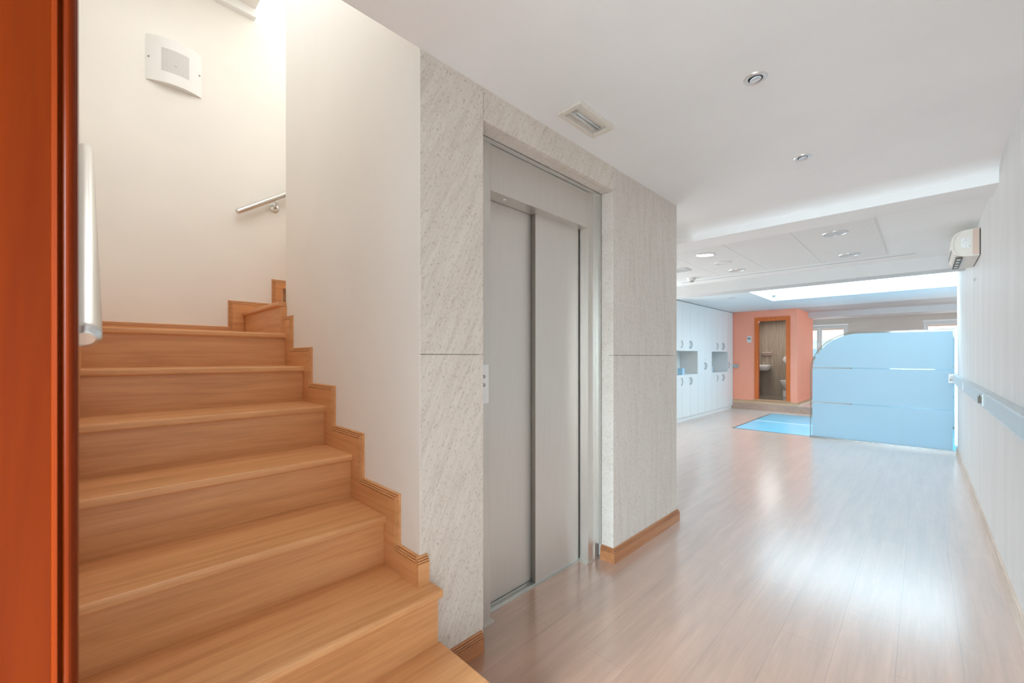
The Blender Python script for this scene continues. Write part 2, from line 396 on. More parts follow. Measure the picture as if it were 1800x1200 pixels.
# elevator block: stone cladding as separate slabs
b = BM(); g = 0.0012
YM = YC + 0.0025
for (y0, y1, z0, z1) in ((YM, 1.222, 0, 1.31), (YM, 1.222, 1.31, ZC), (1.222, 2.312, 2.351, ZC)):
    box(b, XE - 0.03, XE, y0 + (g if y0 > YM else 0), y1 - g, z0 + (g if z0 else 0), z1 - (g if z1 < ZC else 0), 0.0008, 1)
sobj('wall_elevator', b, 'marble')
b = BM()
for (y0, y1, z0, z1) in ((2.312, 3.262, 0, 1.31), (2.312, 3.262, 1.31, ZC)):
    box(b, XE - 0.03, XE, y0 + g, y1, z0 + (g if z0 else 0), z1 - (g if z1 < ZC else 0), 0.0008, 1)
box(b, -1.476, XE - 0.03, 2.312 + g, 2.34, 0, 2.35)                         # stone reveal, right
box(b, -1.476, XE - 0.03, 1.19, 1.222 - g, 0, 2.35)                         # stone reveal, left
box(b, -1.476, XE - 0.03, 1.222, 2.312, 2.351, 2.38)                        # stone soffit
sobj('wall_elevator_right', b, 'marble_right')
struct('wall_shaft', 'cream', (-1.70, XE - 0.031, YC + 0.012, 1.19, 0, 2.5), (-1.70, XE - 0.031, 2.34, 3.262, 0, ZC), (-1.70, XE - 0.031, 1.19, 2.34, 2.385, ZC),
       (-1.75, -1.70, YC + 0.012, 3.262, 0, ZC), (-4.2, -1.75, 3.16, 3.262, 0, ZC))
b = BM()
box(b, -2.99, XE, YC, YC + 0.002, 0, ZC); box(b, -2.99, XE - 0.031, YC + 0.002, YC + 0.012, 0, ZC); box(b, -2.99, XE - 0.001, YC, YC + 0.012, ZC, 5.3); box(b, -2.99, -1.75, YC + 0.012, YC + 0.10, 0, 5.3)
sobj('wall_stair', b, 'cream')
struct('wall_stair_inner', 'cream', (-2.99, -2.89, YC + 0.10, 3.16, 0, 5.3))
# stairwell back wall, with the high window opening above
struct('wall_stair_back', 'cream', (-4.0, XB, -0.2, 3.16, 0, 4.05), (-4.0, XB, -0.2, 0.93, 4.05, 5.3))
struct('wall_stair_left', 'cream', (XB, -0.86, -0.16, -0.06, 0, 5.3))
struct('wall_stair_upper', 'cream', (XE - 0.10, XE - 0.001, -0.06, YC - 0.001, 2.72, 5.3))
struct('wall_stair_end', 'cream', (-4.0, -2.89, 3.16, 3.26, 2.72, 5.3))
struct('ceiling_stair', 'cream', (-4.0, XE, -0.16, 0.925, 4.12, 4.40), (-4.0, XE, 0.925, 3.2, 5.3, 5.4))
struct('trim_5', 'bright_white', (XB, XB + 0.055, -0.06, 0.93, 4.055, 4.12))
# hall behind the camera
struct('wall_left', 'white_wall', (-0.99, -0.86, -2.6, -0.061, 0, ZC))
struct('wall_back', 'white_wall', (-0.86, XR, -2.7, -2.6, 0, 0.4), (-0.86, XR, -2.7, -2.6, 2.4, ZC))
struct('floor_landing', 'floor', (-1.39, -0.86, -0.06, YC, -0.12, 0.0))
# big room left wall, far wall
struct('wall_room_left', 'bright_white', (-4.2, -4.0, 3.262, 15.6, 0, 2.7))
ZW0, ZW1 = 1.2, 2.235; YF = 15.5
struct('wall_far', 'taupe', (-4.2, 3.3, YF, YF + 0.12, 0, ZW0), (-4.2, 3.3, YF, YF + 0.12, ZW1, 2.7), (-4.2, -2.9, YF, YF + 0.12, ZW0, ZW1),
       (-1.545, 0.0, YF, YF + 0.12, ZW0, ZW1), (1.5, 3.3, YF, YF + 0.12, ZW0, ZW1))
struct('trim_6', 'bright_white', (-2.9, -1.545, YF - 0.03, YF, ZW1, ZW1 + 0.035), (0.0, 1.5, YF - 0.03, YF, ZW1, ZW1 + 0.035), (-2.95, -1.5, YF - 0.12, YF, ZW0 - 0.04, ZW0))

def window(n, x0, x1, leaves):
    fr = struct('window_%d' % n, 'frame_pvc', (x0, x1, YF + 0.0, YF + 0.07, ZW1 - 0.045, ZW1), (x0, x1, YF, YF + 0.07, ZW0, ZW0 + 0.045),
                (x0, x0 + 0.04, YF, YF + 0.07, ZW0 + 0.045, ZW1 - 0.045), (x1 - 0.04, x1, YF, YF + 0.07, ZW0 + 0.045, ZW1 - 0.045))
    w = (x1 - x0 - 0.08) / leaves
    for i in range(leaves):
        a = x0 + 0.04 + i * w; c = a + w
        a += 0.003; c -= 0.003; z0 = ZW0 + 0.048; z1 = ZW1 - 0.048
        sh = part('sash', 'frame_pvc', fr, (a, c, YF - 0.02, YF + 0.03, z1 - 0.06, z1), (a, c, YF - 0.02, YF + 0.03, z0, z0 + 0.06),
                  (a, a + 0.06, YF - 0.02, YF + 0.03, z0 + 0.06, z1 - 0.06), (c - 0.06, c, YF - 0.02, YF + 0.03, z0 + 0.06, z1 - 0.06))
        part('blind_hem', 'blind', sh, (a + 0.062, c - 0.062, YF - 0.012, YF - 0.004, z1 - 0.085, z1 - 0.062))
        part('pane', 'glass', sh, (a + 0.058, c - 0.058, YF + 0.003, YF + 0.008, z0 + 0.058, z1 - 0.058))
        if i == 0: part('handle', 'bright_white', sh, (c - 0.035, c - 0.015, YF - 0.05, YF - 0.02, 1.62, 1.74), bev=0.003)
window(1, -2.9, -1.545, 2)
window(2, 0.0, 1.5, 2)
struct('window_3', 'frame_pvc', (-4.0, -3.93, 4.28, 4.35, 0.55, 2.35), (-4.0, -3.93, 7.55, 7.62, 0.55, 2.35), (-4.0, -3.93, 4.35, 7.55, 0.55, 0.60), (-4.0, -3.93, 4.35, 7.55, 2.30, 2.35), (-3.975, -3.93, 5.92, 5.98, 0.60, 2.30))  # made-up frame around the added room fill light, out of view

# salmon toilet block
XO = -2.057; YO = 11.42; OX = (-2.933, -2.19)
b = BM()
box(b, -4.0, OX[0], YO, YO + 0.12, RZ, 2.42); box(b, OX[1], XO, YO, YO + 0.12, RZ, 2.42)
box(b, OX[0], OX[1], YO, YO + 0.12, 2.255, 2.42); box(b, OX[0], OX[1], YO, YO + 0.12, RZ, 0.245)
box(b, XO - 0.10, XO, YO + 0.12, 13.35, RZ, 2.42)
sobj('wall_toilet', b, 'orange_wall')
struct('wall_toilet_inside', 'bath_stone', (-4.0, XO - 0.101, 13.25, 13.35, RZ, 2.4), (XO - 0.115, XO - 0.101, YO + 0.121, 13.25, RZ, 2.4), (-3.32, -3.30, YO + 0.121, 13.25, RZ, 2.4))
struct('ceiling_toilet', 'bright_white', (-4.0, XO - 0.1, YO + 0.12, 13.25, 2.3, 2.38))
struct('floor_toilet', 'bath_floor', (-4.0, XO - 0.116, YO + 0.121, 13.249, RZ, 0.245))
dz0 = 0.262
d2 = struct('door_2', 'frame_orange', (OX[0] - 0.0, OX[0] + 0.085, YO - 0.02, YO + 0.0, dz0, 2.16), (OX[1] - 0.085, OX[1], YO - 0.02, YO, dz0, 2.16),
            (OX[0], OX[1], YO - 0.02, YO, 2.16, 2.255), bev=0.004)
part('jamb', 'frame_orange', d2, (OX[0] + 0.001, OX[0] + 0.075, YO + 0.001, YO + 0.13, dz0, 2.17), (OX[1] - 0.075, OX[1] - 0.001, YO + 0.001, YO + 0.13, dz0, 2.17), (OX[0] + 0.075, OX[1] - 0.075, YO + 0.001, YO + 0.13, 2.17, 2.254))
part('threshold', 'skirt_tan', d2, (OX[0] - 0.03, OX[1] + 0.02, YO - 0.03, YO + 0.12, 0.246, 0.261), bev=0.002)

# ------------------------------------------------------------------ skirting sweeps
PROF = [(0.0, 0.0), (0.0, 0.006), (0.005, 0.010), (0.0055, 0.004), (0.008, 0.004), (0.0085, 0.013), (0.013, 0.0145), (0.0135, 0.007), (0.016, 0.007), (0.0165, 0.0165), (0.022, 0.018), (0.0225, 0.011), (0.025, 0.011), (0.0255, 0.018)]
def sweep(b, path, sgn, width, to3, prof=PROF):
    """path: outer edge (a,z) axis-aligned points; inner side is (a+sgn*d, z-d); to3(a,z,t)"""
    pr = prof + [(width, prof[-1][1])]
    ax = []
    for i, p in enumerate(path):
        def horiz(q, w): return abs(q[1] - w[1]) < 1e-9
        hp = i > 0 and horiz(path[i - 1], p); hn = i < len(path) - 1 and horiz(p, path[i + 1])
        vp = i > 0 and not horiz(path[i - 1], p); vn = i < len(path) - 1 and not horiz(p, path[i + 1])
        ax.append((sgn if (vp or vn) else 0, -1 if (hp or hn) else 0))
    rows = []
    for d, t in pr:
        rows.append([b.verts.new(to3(p[0] + a[0] * d, p[1] + a[1] * d, t)) for p, a in zip(path, ax)])
    rows.append([b.verts.new(to3(p[0] + a[0] * width, p[1] + a[1] * width, 0)) for p, a in zip(path, ax)])
    for r0, r1 in zip(rows, rows[1:]):
        for i in range(len(path) - 1): b.faces.new((r0[i], r0[i + 1], r1[i + 1], r1[i]))
    for i in (0, -1): b.faces.new([r[i] for r in rows])
    bmesh.ops.recalc_face_normals(b, faces=b.faces)
def base_run(b, pts, z0, h, side):
    """baseboard along a floor polyline; side=+1: body lies left of travel"""
    n = len(pts); prof = [(d, t) for d, t in PROF] + [(h, 0.018)]
    def off(i, t):
        p = Vector(pts[i])
        def nrm(a, c):
            d = (Vector(c) - Vector(a)).normalized(); return Vector((-d.y, d.x)) * side
        if i == 0: return p + nrm(pts[0], pts[1]) * t
        if i == n - 1: return p + nrm(pts[-2], pts[-1]) * t
        return p + nrm(pts[i - 1], pts[i]) * t + nrm(pts[i], pts[i + 1]) * t
    rows = [[b.verts.new((*off(i, t), z0 + h - d)) for i in range(n)] for d, t in prof]
    rows.append([b.verts.new((*pts[i], z0)) for i in range(n)])
    for r0, r1 in zip(rows, rows[1:]):
        for i in range(n - 1): b.faces.new((r0[i], r0[i + 1], r1[i + 1], r1[i]))
    b.faces.new([r[0] for r in rows]); b.faces.new([r[-1] for r in rows])
    bmesh.ops.recalc_face_normals(b, faces=b.faces)
b = BM(); base_run(b, [(-1.476, 2.312), (XE, 2.312), (XE, 3.262), (-1.6, 3.262)], 0, 0.09, -1)
# travel +X then +Y: body on the right-hand side of travel
sobj('baseboard_elevator', b, 'skirt_y')
b = BM(); base_run(b, [(XE, 0.945), (XE, 1.21)], 0, 0.09, -1)
sobj('baseboard_elevator_left', b, 'skirt_y')
b = BM(); base_run(b, [(XR, -2.6), (XR, 8.14)], 0, 0.095, 1)
sobj('baseboard_right', b, 'skirt_pale')
b = BM(); base_run(b, [(-3.8, YO), (XO, YO), (XO, 13.35)], RZ, 0.075, -1)
sobj('baseboard_toilet', b, 'skirt_tan')

# ------------------------------------------------------------------ staircase
RUN = 0.327; RISE = 0.2075; YL = -0.06; YS = YC
def rx(n): return -1.315 - RUN * (6 - n)             # riser face of step n (1 = top landing, 6 = lowest of the flight)
def tz(n): return RISE * (8 - n)                      # tread height
st = thing('staircase', 'orange-brown wooden winder staircase climbing left beside the stone-clad elevator', 'staircase', (-1.3, 0.4, 0))
TT = 0.032
# platform step (7)
part('tread', 'stair_y', st, (rx(6) - 0.008, -0.93, YL, 0.938, tz(7) - TT, tz(7)), bev=0.004)
part('riser', 'stair_y', st, (-0.965, -0.945, YL, 0.925, 0, tz(7) - TT), (rx(6) - 0.02, -0.965, 0.91, 0.925, 0, tz(7) - TT))
# step 6, wrapping past the wall corner
b = BM(); nx = rx(6) + 0.02
zprism(b, [(rx(5) - 0.012, YL), (nx, YL), (nx, 0.940), (XE + 0.001, 0.940), (XE + 0.001, YS), (rx(5) - 0.012, YS)], tz(6) - TT, tz(6), 0.009)
obj('tread', b, 'stair_y', st)
part('riser', 'stair_y', st, (rx(6) - 0.018, rx(6), YL, 0.925, tz(7), tz(6) - TT), (XE + 0.001, rx(6) - 0.018, 0.910, 0.925, 0, tz(6) - TT))
for n in (5, 4, 3, 2):
    part('tread', 'stair_y', st, (rx(n - 1) - 0.012, rx(n) + 0.02, YL, YS, tz(n) - TT, tz(n)), bev=0.009)
    part('riser', 'stair_y', st, (rx(n) - 0.018, rx(n), YL, YS, tz(n + 1) - 0.0, tz(n) - TT))
part('tread', 'stair_y', st, (XB, rx(1) + 0.02, YL, YS, tz(1) - TT, tz(1)), bev=0.009)      # landing
part('riser', 'stair_y', st, (rx(1) - 0.018, rx(1), YL, YS, tz(2), tz(1) - TT))
for k in (1, 2, 3):
    yk = 0.845 + 0.325 * (k - 1)
    part('tread', 'stair_x', st, (XB, -2.975 if k == 1 else -2.992, yk - 0.01, yk + 0.33, tz(1) + RISE * k - TT, tz(1) + RISE * k), bev=0.009)
    part('riser', 'stair_x', st, (XB, -2.992, yk + 0.012, yk + 0.03, tz(1) + RISE * (k - 1), tz(1) + RISE * k - TT))
part('newel_block', 'stair_z', st, (-2.992, -2.968, 0.858, YS, tz(1), tz(1) + RISE - TT))
SW = 0.112
# inner skirting on the cream wall
path = [(XE, tz(6) + SW)]
for n in range(5, 0, -1):
    path += [(rx(n) + SW, tz(n + 1) + SW), (rx(n) + SW, tz(n) + SW)]
path += [(-2.968, tz(1) + SW)]
b = BM(); sweep(b, path, -1, SW + 0.0, lambda a, z, t: (a, YC - t, z))
obj('skirting', b, 'stair_x', st)
b = BM(); sweep(b, [(YC - 0.018, tz(6) + SW), (0.925, tz(6) + SW)], 1, SW, lambda a, z, t: (XE + t, a, z))
obj('skirting_return', b, 'stair_y', st)
# back wall skirting, climbing to the right
yb = 0.745; path = [(YL, tz(1) + 0.088), (yb, tz(1) + 0.088)]
for k in (1, 2, 3):
    path += [(yb + 0.31 * (k - 1), tz(1) + 0.088 + RISE * k), (yb + 0.31 * k, tz(1) + 0.088 + RISE * k)]
b = BM(); sweep(b, path, 1, 0.11, lambda a, z, t: (XB + t, a, z)); obj('skirting', b, 'stair_y', st)
b = BM(); sweep(b, [(0.875, tz(1) + RISE + 0.09), (1.10, tz(1) + RISE + 0.09), (1.10, tz(1) + 2 * RISE + 0.09), (1.42, tz(1) + 2 * RISE + 0.09)], 1, 0.10, lambda a, z, t: (-2.99 - t, a, z))
obj('skirting', b, 'stair_y', st)
# left skirting
path = [(-0.98, tz(7) + SW)]
for n in range(6, 0, -1):
    path += [(rx(n) + SW, tz(n + 1) + SW), (rx(n) + SW, tz(n) + SW)]
path += [(XB, tz(1) + SW)]
b = BM(); sweep(b, path, -1, SW, lambda a, z, t: (a, YL + t, z)); obj('skirting', b, 'stair_x', st)

# handrails
def rail(name, label, pts, brackets, ycol):
    t = thing(name, label, 'handrail', pts[0])
    d = (Vector(pts[1]) - Vector(pts[0])).normalized()
    p0, p1 = Vector(pts[0]), Vector(pts[1]); q = []; rr = []
    R = 0.021
    for i in range(5):
        a = i / 5 * PI / 2; q.append(p0 + d * (R * 0.45) * math.sin(a)); rr.append(R * (0.55 + 0.45 * math.sin(a)))
    q.append(p0 + d * 0.02); rr.append(R); q.append(p1 - d * 0.02); rr.append(R)
    for i in range(4, -1, -1):
        a = i / 5 * PI / 2; q.append(p1 - d * (R * 0.45) * math.sin(a)); rr.append(R * (0.55 + 0.45 * math.sin(a)))
    b = BM(); tube(b, q, rr, 28); obj('rail', b, 'chrome', t)
    for c, wall, n in brackets:
        c = Vector(c); wv = Vector(wall)
        b = BM(); tube(b, [c + Vector((0, 0, -0.015)), c + Vector((0, 0, -0.045)), c + Vector((0, 0, -0.065)) + (wv - c) * 0.25, wv + (c - wv) * 0.1 ], 0.008, 12)
        obj('bracket', b, 'chrome', t)
        b = BM(); lathe(b, [(0, 0.0), (0.034, 0.0), (0.036, 0.003), (0.036, 0.008), (0.032, 0.012), (0.0, 0.014)], wv, 24, n[0])
        if n[1] < 0:
            for v in b.verts: pass
        obj('wall_rose', b, 'chrome', t)
    return t
rail('handrail', 'satin steel handrail on the left stair wall right beside the red door frame', [(-0.985, -0.010, 1.330), (-2.09, -0.022, 2.03)],
     [((-1.75, -0.018, 1.81), (-1.75, -0.06, 1.74), ('y', 1))], 0)
rail('handrail', 'polished steel handrail on the cream back wall above the landing', [(-3.845, 0.79, 2.440), (-3.845, 2.4, 3.52)],
     [((-3.845, 1.075, 2.631), (-3.9, 1.075, 2.555), ('x', 1))], 0)

# wall loudspeaker with curved front
t = thing('wall_speaker', 'white curved wall loudspeaker with perforated grille high on the stair wall', 'loudspeaker', (XB, 0.417, 3.42))
y0, y1, z0, z1 = 0.258, 0.576, 3.265, 3.585
N = 20; b = BM(); outer = []; 
def bow(s, off=0.0): return XB + 0.005 + off + 0.052 * (1 - (2 * s - 1) ** 2)
poly = [(y0 + (y1 - y0) * i / N, bow(i / N)) for i in range(N + 1)] + [(y1, XB + 0.001), (y0, XB + 0.001)]
prism(b, poly, lambda p: (p[1], p[0], z0), lambda p: (p[1], p[0], z1)); 
obj('cover', b, 'white_plastic', t)
def grille_mat():
    m = mat('perforated_white', (0.7, 0.7, 0.7), 0.5)
    g = nn(m, 'ShaderNodeNewGeometry'); sx = nn(m, 'ShaderNodeSeparateXYZ'); lk(m, g.outputs['Position'], sx.inputs[0])
    def sq(o, k):
        a = nn(m, 'ShaderNodeMath', operation='MULTIPLY'); a.inputs[1].default_value = k; lk(m, o, a.inputs[0])
        f = nn(m, 'ShaderNodeMath', operation='FRACT'); lk(m, a.outputs[0], f.inputs[0])
        s = nn(m, 'ShaderNodeMath', operation='SUBTRACT'); s.inputs[1].default_value = 0.5; lk(m, f.outputs[0], s.inputs[0])
        p = nn(m, 'ShaderNodeMath', operation='MULTIPLY'); lk(m, s.outputs[0], p.inputs[0]); lk(m, s.outputs[0], p.inputs[1]); return p.outputs[0]
    ad = nn(m, 'ShaderNodeMath', operation='ADD'); lk(m, sq(sx.outputs['Y'], 130), ad.inputs[0]); lk(m, sq(sx.outputs['Z'], 130), ad.inputs[1])
    lk(m, ramp(m, ad.outputs[0], [(0.06, (0.28, 0.26, 0.25)), (0.12, (0.72, 0.71, 0.71))]), pb(m).inputs['Base Color']); return m
M['grille'] = grille_mat()
b = BM(); n0, n1 = 5, 15
poly = [(y0 + (y1 - y0) * i / N, bow(i / N, 0.0012)) for i in range(n0, n1 + 1)] + [(y0 + (y1 - y0) * i / N, bow(i / N, -0.002)) for i in range(n1, n0 - 1, -1)]
prism(b, poly, lambda p: (p[1], p[0], 3.345), lambda p: (p[1], p[0], 3.51)); obj('grille', b, 'grille', t)
for yy in (y0 + 0.014, y1 - 0.014):
    b = BM(); s = (yy - y0) / (y1 - y0); lathe(b, [(0, 0.004), (0.005, 0.003), (0.006, 0)], (bow(s), yy, 3.425), 12, 'x'); obj('screw', b, 'handle', t)
part('maker_plate', 'grey_plastic', t, (bow(0.5, 0.001), bow(0.5, 0.0025), 0.408, 0.426, 3.399, 3.403))

# ------------------------------------------------------------------ elevator
el = thing('elevator', 'grey brushed steel elevator doors in a steel frame set in stone', 'elevator', (-1.5, 1.77, 0))
FY0, FY1, IY0, IY1 = 1.224, 2.310, 1.365, 2.193; XF = -1.50; ZH = 2.115
part('frame', 'steel_frame', el, (-1.60, XF, FY0, IY0, 0.0, 2.345), (-1.60, XF, IY1, FY1, 0.0, 2.345), bev=0.0015)
part('header', 'steel_frame', el, (-1.595, XF - 0.001, IY0 + 0.001, IY1 - 0.001, ZH, 2.340), bev=0.0015)
b = BM(); box(b, -1.505, -1.478, 2.300, 2.311, 0.09, 2.349); box(b, -1.500, -1.478, 1.225, 2.300, 2.341, 2.349); box(b, XF, XF + 0.006, 2.262, 2.268, 0, 2.34)
obj('edge_trim', b, 'sill', el)
lp = part('door_panel', 'steel', el, (-1.628, -1.600, 1.33, 1.80, 0.018, 2.16), bev=0.001)
rp = part('door_panel', 'steel', el, (-1.592, -1.566, 1.770, 2.205, 0.012, 2.16), bev=0.0015)
part('door_edge', 'steel_dark', el, (-1.600, -1.5925, 1.776, 1.79, 0.02, 2.15))
part('door_edge', 'door_edge', el, (-1.5925, -1.5665, 1.7685, 1.7698, 0.014, 2.16))
part('side_gap', 'steel_dark', el, (-1.5655, -1.562, 2.186, 2.1925, 0.012, ZH))
b = BM(); box(b, -1.64, -1.605, 1.3, 2.2, -0.01, 0.003); box(b, -1.64, -1.556, IY0 + 0.001, IY1 - 0.001, -0.01, 0.004)
for x in (-1.573, -1.585, -1.608, -1.62): box(b, x, x + 0.004, IY0 + 0.001, IY1 - 0.001, 0.004, 0.010)
obj('sill', b, 'sill', el)
part('floor_plate', 'steel_frame', el, (-1.53, -1.49, 1.315, 1.385, 0.0, 0.006))
part('floor_plate', 'steel_frame', el, (-1.56, -1.49, 2.17, 2.25, 0.0, 0.006))
b = BM(); lathe(b, [(0.0, -0.006), (0.008, -0.006), (0.011, -0.002), (0.011, 0.0)], (-1.545, 1.50, ZH), 16); obj('door_sensor', b, 'chrome', el)
cp = part('call_panel', 'white_plastic', el, (XF, XF + 0.005, 1.295, 1.348, 1.075, 1.262), bev=0.001)
for z in (1.205, 1.165):
    b = BM(); lathe(b, [(0.0, 0.004), (0.008, 0.004), (0.009, 0.0)], (XF + 0.005, 1.317, z), 14, 'x'); obj('button', b, 'grey_plastic', cp)

# ------------------------------------------------------------------ near ceiling fittings
def downlight(x, y, label):
    t = thing('downlight', label, 'ceiling light', (x, y, ZC), 'round downlights in the hall ceiling')
    b = BM(); lathe(b, [(0.027, 0.0), (0.027, -0.003), (0.032, -0.0055), (0.040, -0.006), (0.0455, -0.0025), (0.046, 0.0)], (x, y, ZC), 36); obj('trim_ring', b, 'satin', t)
    b = BM(); lathe(b, [(0.0275, -0.004), (0.026, -0.0005), (0.0, -0.0004)], (x, y, ZC), 32); obj('cup', b, 'lamp_inside', t)
    b = BM(); lathe(b, [(0.022, -0.001), (0.023, -0.005), (0.0205, -0.0065), (0.019, -0.0045), (0.0, -0.004)], (0, 0, 0), 30)
    rm = Matrix.Rotation(math.radians(9), 4, Vector((0.7, -0.7, 0)))
    bmesh.ops.transform(b, matrix=Matrix.Translation((x, y, ZC - 0.002)) @ rm, verts=b.verts[:]); obj('lamp', b, 'lens', t)
    return t
dl = downlight(-0.512, 2.007, 'chrome-rimmed round downlight, the nearer of two in the flat hall ceiling')
dup(dl, (-0.512, 3.003, ZC), 'chrome-rimmed round downlight, the farther one just before the ceiling beam')
t = thing('emergency_light', 'rectangular recessed emergency light on the ceiling beside the elevator', 'ceiling light', (-1.205, 1.748, ZC))
x0, x1, y0, y1 = -1.272, -1.136, 1.597, 1.905; zb = ZC - 0.018
b = BM()
for q in ((x0, x0 + 0.022, y0, y1), (x1 - 0.022, x1, y0, y1), (x0 + 0.022, x1 - 0.022, y0, y0 + 0.028), (x0 + 0.022, x1 - 0.022, y1 - 0.028, y1)):
    box(b, q[0], q[1], q[2], q[3], zb, ZC - 0.0005, 0.003)
obj('frame', b, 'cream_plastic', t)
part('backing', 'cream_plastic', t, (x0 + 0.021, x1 - 0.021, y0 + 0.027, y1 - 0.027, ZC - 0.004, ZC - 0.0006))
b = BM(); ym = (x0 + x1) / 2
tube(b, [(ym + 0.008, y0 + 0.045, ZC - 0.010), (ym + 0.008, y1 - 0.045, ZC - 0.010)], 0.0055, 14); tube(b, [(ym - 0.012, y0 + 0.045, ZC - 0.010), (ym - 0.012, y1 - 0.045, ZC - 0.010)], 0.0055, 14)
obj('lamp_tube', b, 'lamp_disc', t)
for yy in (y0 + 0.050, y1 - 0.050): part('tube_clip', 'sill', t, (ym + 0.000, ym + 0.016, yy - 0.004, yy + 0.004, ZC - 0.0175, ZC - 0.005))
part('reflector_edge', 'diffuser', t, (x0 + 0.024, x0 + 0.034, y0 + 0.03, y1 - 0.03, ZC - 0.008, ZC - 0.004), (x0 + 0.034, x1 - 0.03, y1 - 0.045, y1 - 0.036, ZC - 0.008, ZC - 0.004))

# ------------------------------------------------------------------ middle ceiling fittings
ZT = ZB - 0.006
def disc_light(x, y, z, mt, label, R=0.093):
    t = thing('round_ceiling_light', label, 'ceiling light', (x, y, z), 'round flush lights in the middle ceiling')
    b = BM(); lathe(b, [(R - 0.010, 0), (R - 0.010, -0.006), (R - 0.004, -0.009), (R, -0.005), (R + 0.001, 0)], (x, y, z), 40); obj('rim', b, 'satin', t)
    b = BM(); lathe(b, [(R + 0.0015, 0), (R + 0.004, -0.0012), (R + 0.0045, 0)], (x, y, z), 40); obj('shadow_ring', b, 'grey_plastic', t)
    b = BM(); lathe(b, [(R - 0.0105, -0.003), (0, -0.003)], (x, y, z), 40); obj('disc', b, mt, t)
    b = BM(); lathe(b, [(0.006, -0.003), (0.005, -0.009), (0, -0.009)], (x + 0.02, y - R * 0.75, z), 10); obj('screw', b, 'handle', t)
    return t
a1 = disc_light(-0.565, 4.71, ZT, 'lamp_disc', 'round grey flush light in the tiled ceiling, nearest to the wall air conditioner')
dup(a1, (-0.575, 5.805, ZT), 'round grey flush light before the long ceiling slot, behind the one nearest the air conditioner')
dup(a1, (-1.70, 5.815, ZT), 'round grey flush light at the left, farthest of the row of three discs')
disc_light(-1.69, 4.71, ZT, 'lamp_disc_white', 'bright white round flush light near the elevator corner')
t = thing('ceiling_speaker', 'flat pale round ceiling speaker between two round lights', 'loudspeaker', (-1.685, 5.25, ZT))
b = BM(); lathe(b, [(0.09, 0), (0.09, -0.005), (0.084, -0.008), (0.08, -0.005), (0.079, -0.004)], (-1.685, 5.25, ZT), 36); obj('rim', b, 'white_plastic', t)
b = BM(); lathe(b, [(0.0795, -0.003), (0.04, -0.005), (0, -0.0055)], (-1.685, 5.25, ZT), 36); obj('grille', b, 'perforated', t)
t = thing('smoke_detector', 'small white smoke detector on the ceiling before the second beam', 'smoke detector', (-2.33, 5.96, ZT))
b = BM(); lathe(b, [(0.055, 0), (0.055, -0.015), (0.05, -0.035), (0.035, -0.042)], (-2.33, 5.96, ZT), 28); obj('base', b, 'white_plastic', t)
b = BM(); lathe(b, [(0.035, -0.041), (0.032, -0.055), (0, -0.058)], (-2.33, 5.96, ZT), 28); obj('sensor_head', b, 'grey_plastic', t)
t = thing('ceiling_vent', 'thin white rectangular ceiling vent frame at the left edge of tiles', 'vent', (-2.21, 5.29, ZT))
part('frame', 'white_plastic', t, (-2.34, -2.11, 5.19, 5.205, ZT - 0.012, ZT), (-2.34, -2.11, 5.385, 5.40, ZT - 0.012, ZT), (-2.125, -2.11, 5.205, 5.385, ZT - 0.012, ZT), (-2.34, -2.325, 5.205, 5.385, ZT - 0.012, ZT))
part('slats', 'lamp_disc', t, *[(-2.325, -2.125, 5.21 + 0.022 * i, 5.222 + 0.022 * i, ZT - 0.006, ZT) for i in range(8)])
t = thing('round_ceiling_light', 'small flat round light on the ceiling above the white cabinets', 'ceiling light', (-2.57, 8.49, ZB))
b = BM(); lathe(b, [(0.085, 0), (0.085, -0.005), (0.078, -0.009), (0.07, -0.006)], (-2.57, 8.49, ZB), 32); obj('rim', b, 'white_plastic', t)
b = BM(); lathe(b, [(0.071, -0.004), (0, -0.004)], (-2.57, 8.49, ZB), 32); obj('disc', b, 'lamp_disc', t)
t = thing('spotlight', 'small white spotlight on the left inner face of the skylight', 'spotlight', (hx0, 9.3, 2.52))
b = BM(); lathe(b, [(0, 0), (0.035, 0), (0.035, 0.015), (0, 0.02)], (hx0, 9.3, 2.56), 18, 'x'); obj('mount', b, 'white_plastic', t)
b = BM(); tube(b, [(hx0 + 0.02, 9.3, 2.56), (hx0 + 0.05, 9.3, 2.52)], 0.01, 10); obj('arm', b, 'white_plastic', t)
b = BM(); tube(b, [(hx0 + 0.05, 9.32, 2.53), (hx0 + 0.09, 9.27, 2.47)], [0.022, 0.032], 18); obj('head', b, 'grey_plastic', t)

# ------------------------------------------------------------------ air conditioner
AY0, AY1 = 5.075, 5.74
t = thing('air_conditioner', 'cream wall-mounted air conditioner high on the right wall', 'air conditioner', (XR, 5.4, 2.13))
def acp(dx, z):  # depth from the wall, height
    return (XR - dx, z)
prof = [(0.006, 2.128), (0.006, 2.352)] + [(0.035 + 0.132 * max(0, math.sin(a_)) ** 0.72, 2.240 + 0.112 * (abs(math.cos(a_)) ** 0.72) * (1 if math.cos(a_) > 0 else -1)) for a_ in [PI * (k_ + 0.5) / 26 for k_ in range(26)]]
prof = prof[:1] + prof[1:2] + prof[2:]
b = BM(); yprism(b, [acp(*p) for p in prof], AY0, AY1, 0.003); obj('body', b, 'cream_plastic', t)
part('side_strip', 'pink_plastic', t, (XR - 0.044, XR - 0.007, AY0 - 0.003, AY0 - 0.0003, 2.138, 2.347))
part('wall_plate', 'black', t, (XR - 0.006, XR - 0.0002, AY0 + 0.006, AY1 - 0.01, 2.135, 2.345))
b = BM()
arc = [(0.112, 2.330), (0.140, 2.298), (0.151, 2.25), (0.148, 2.20), (0.134, 2.165), (0.118, 2.152)]
tube(b, [(XR - d, AY0 - 0.001, z) for d, z in arc], 0.0012, 6); obj('side_groove', b, 'grey_plastic', t)
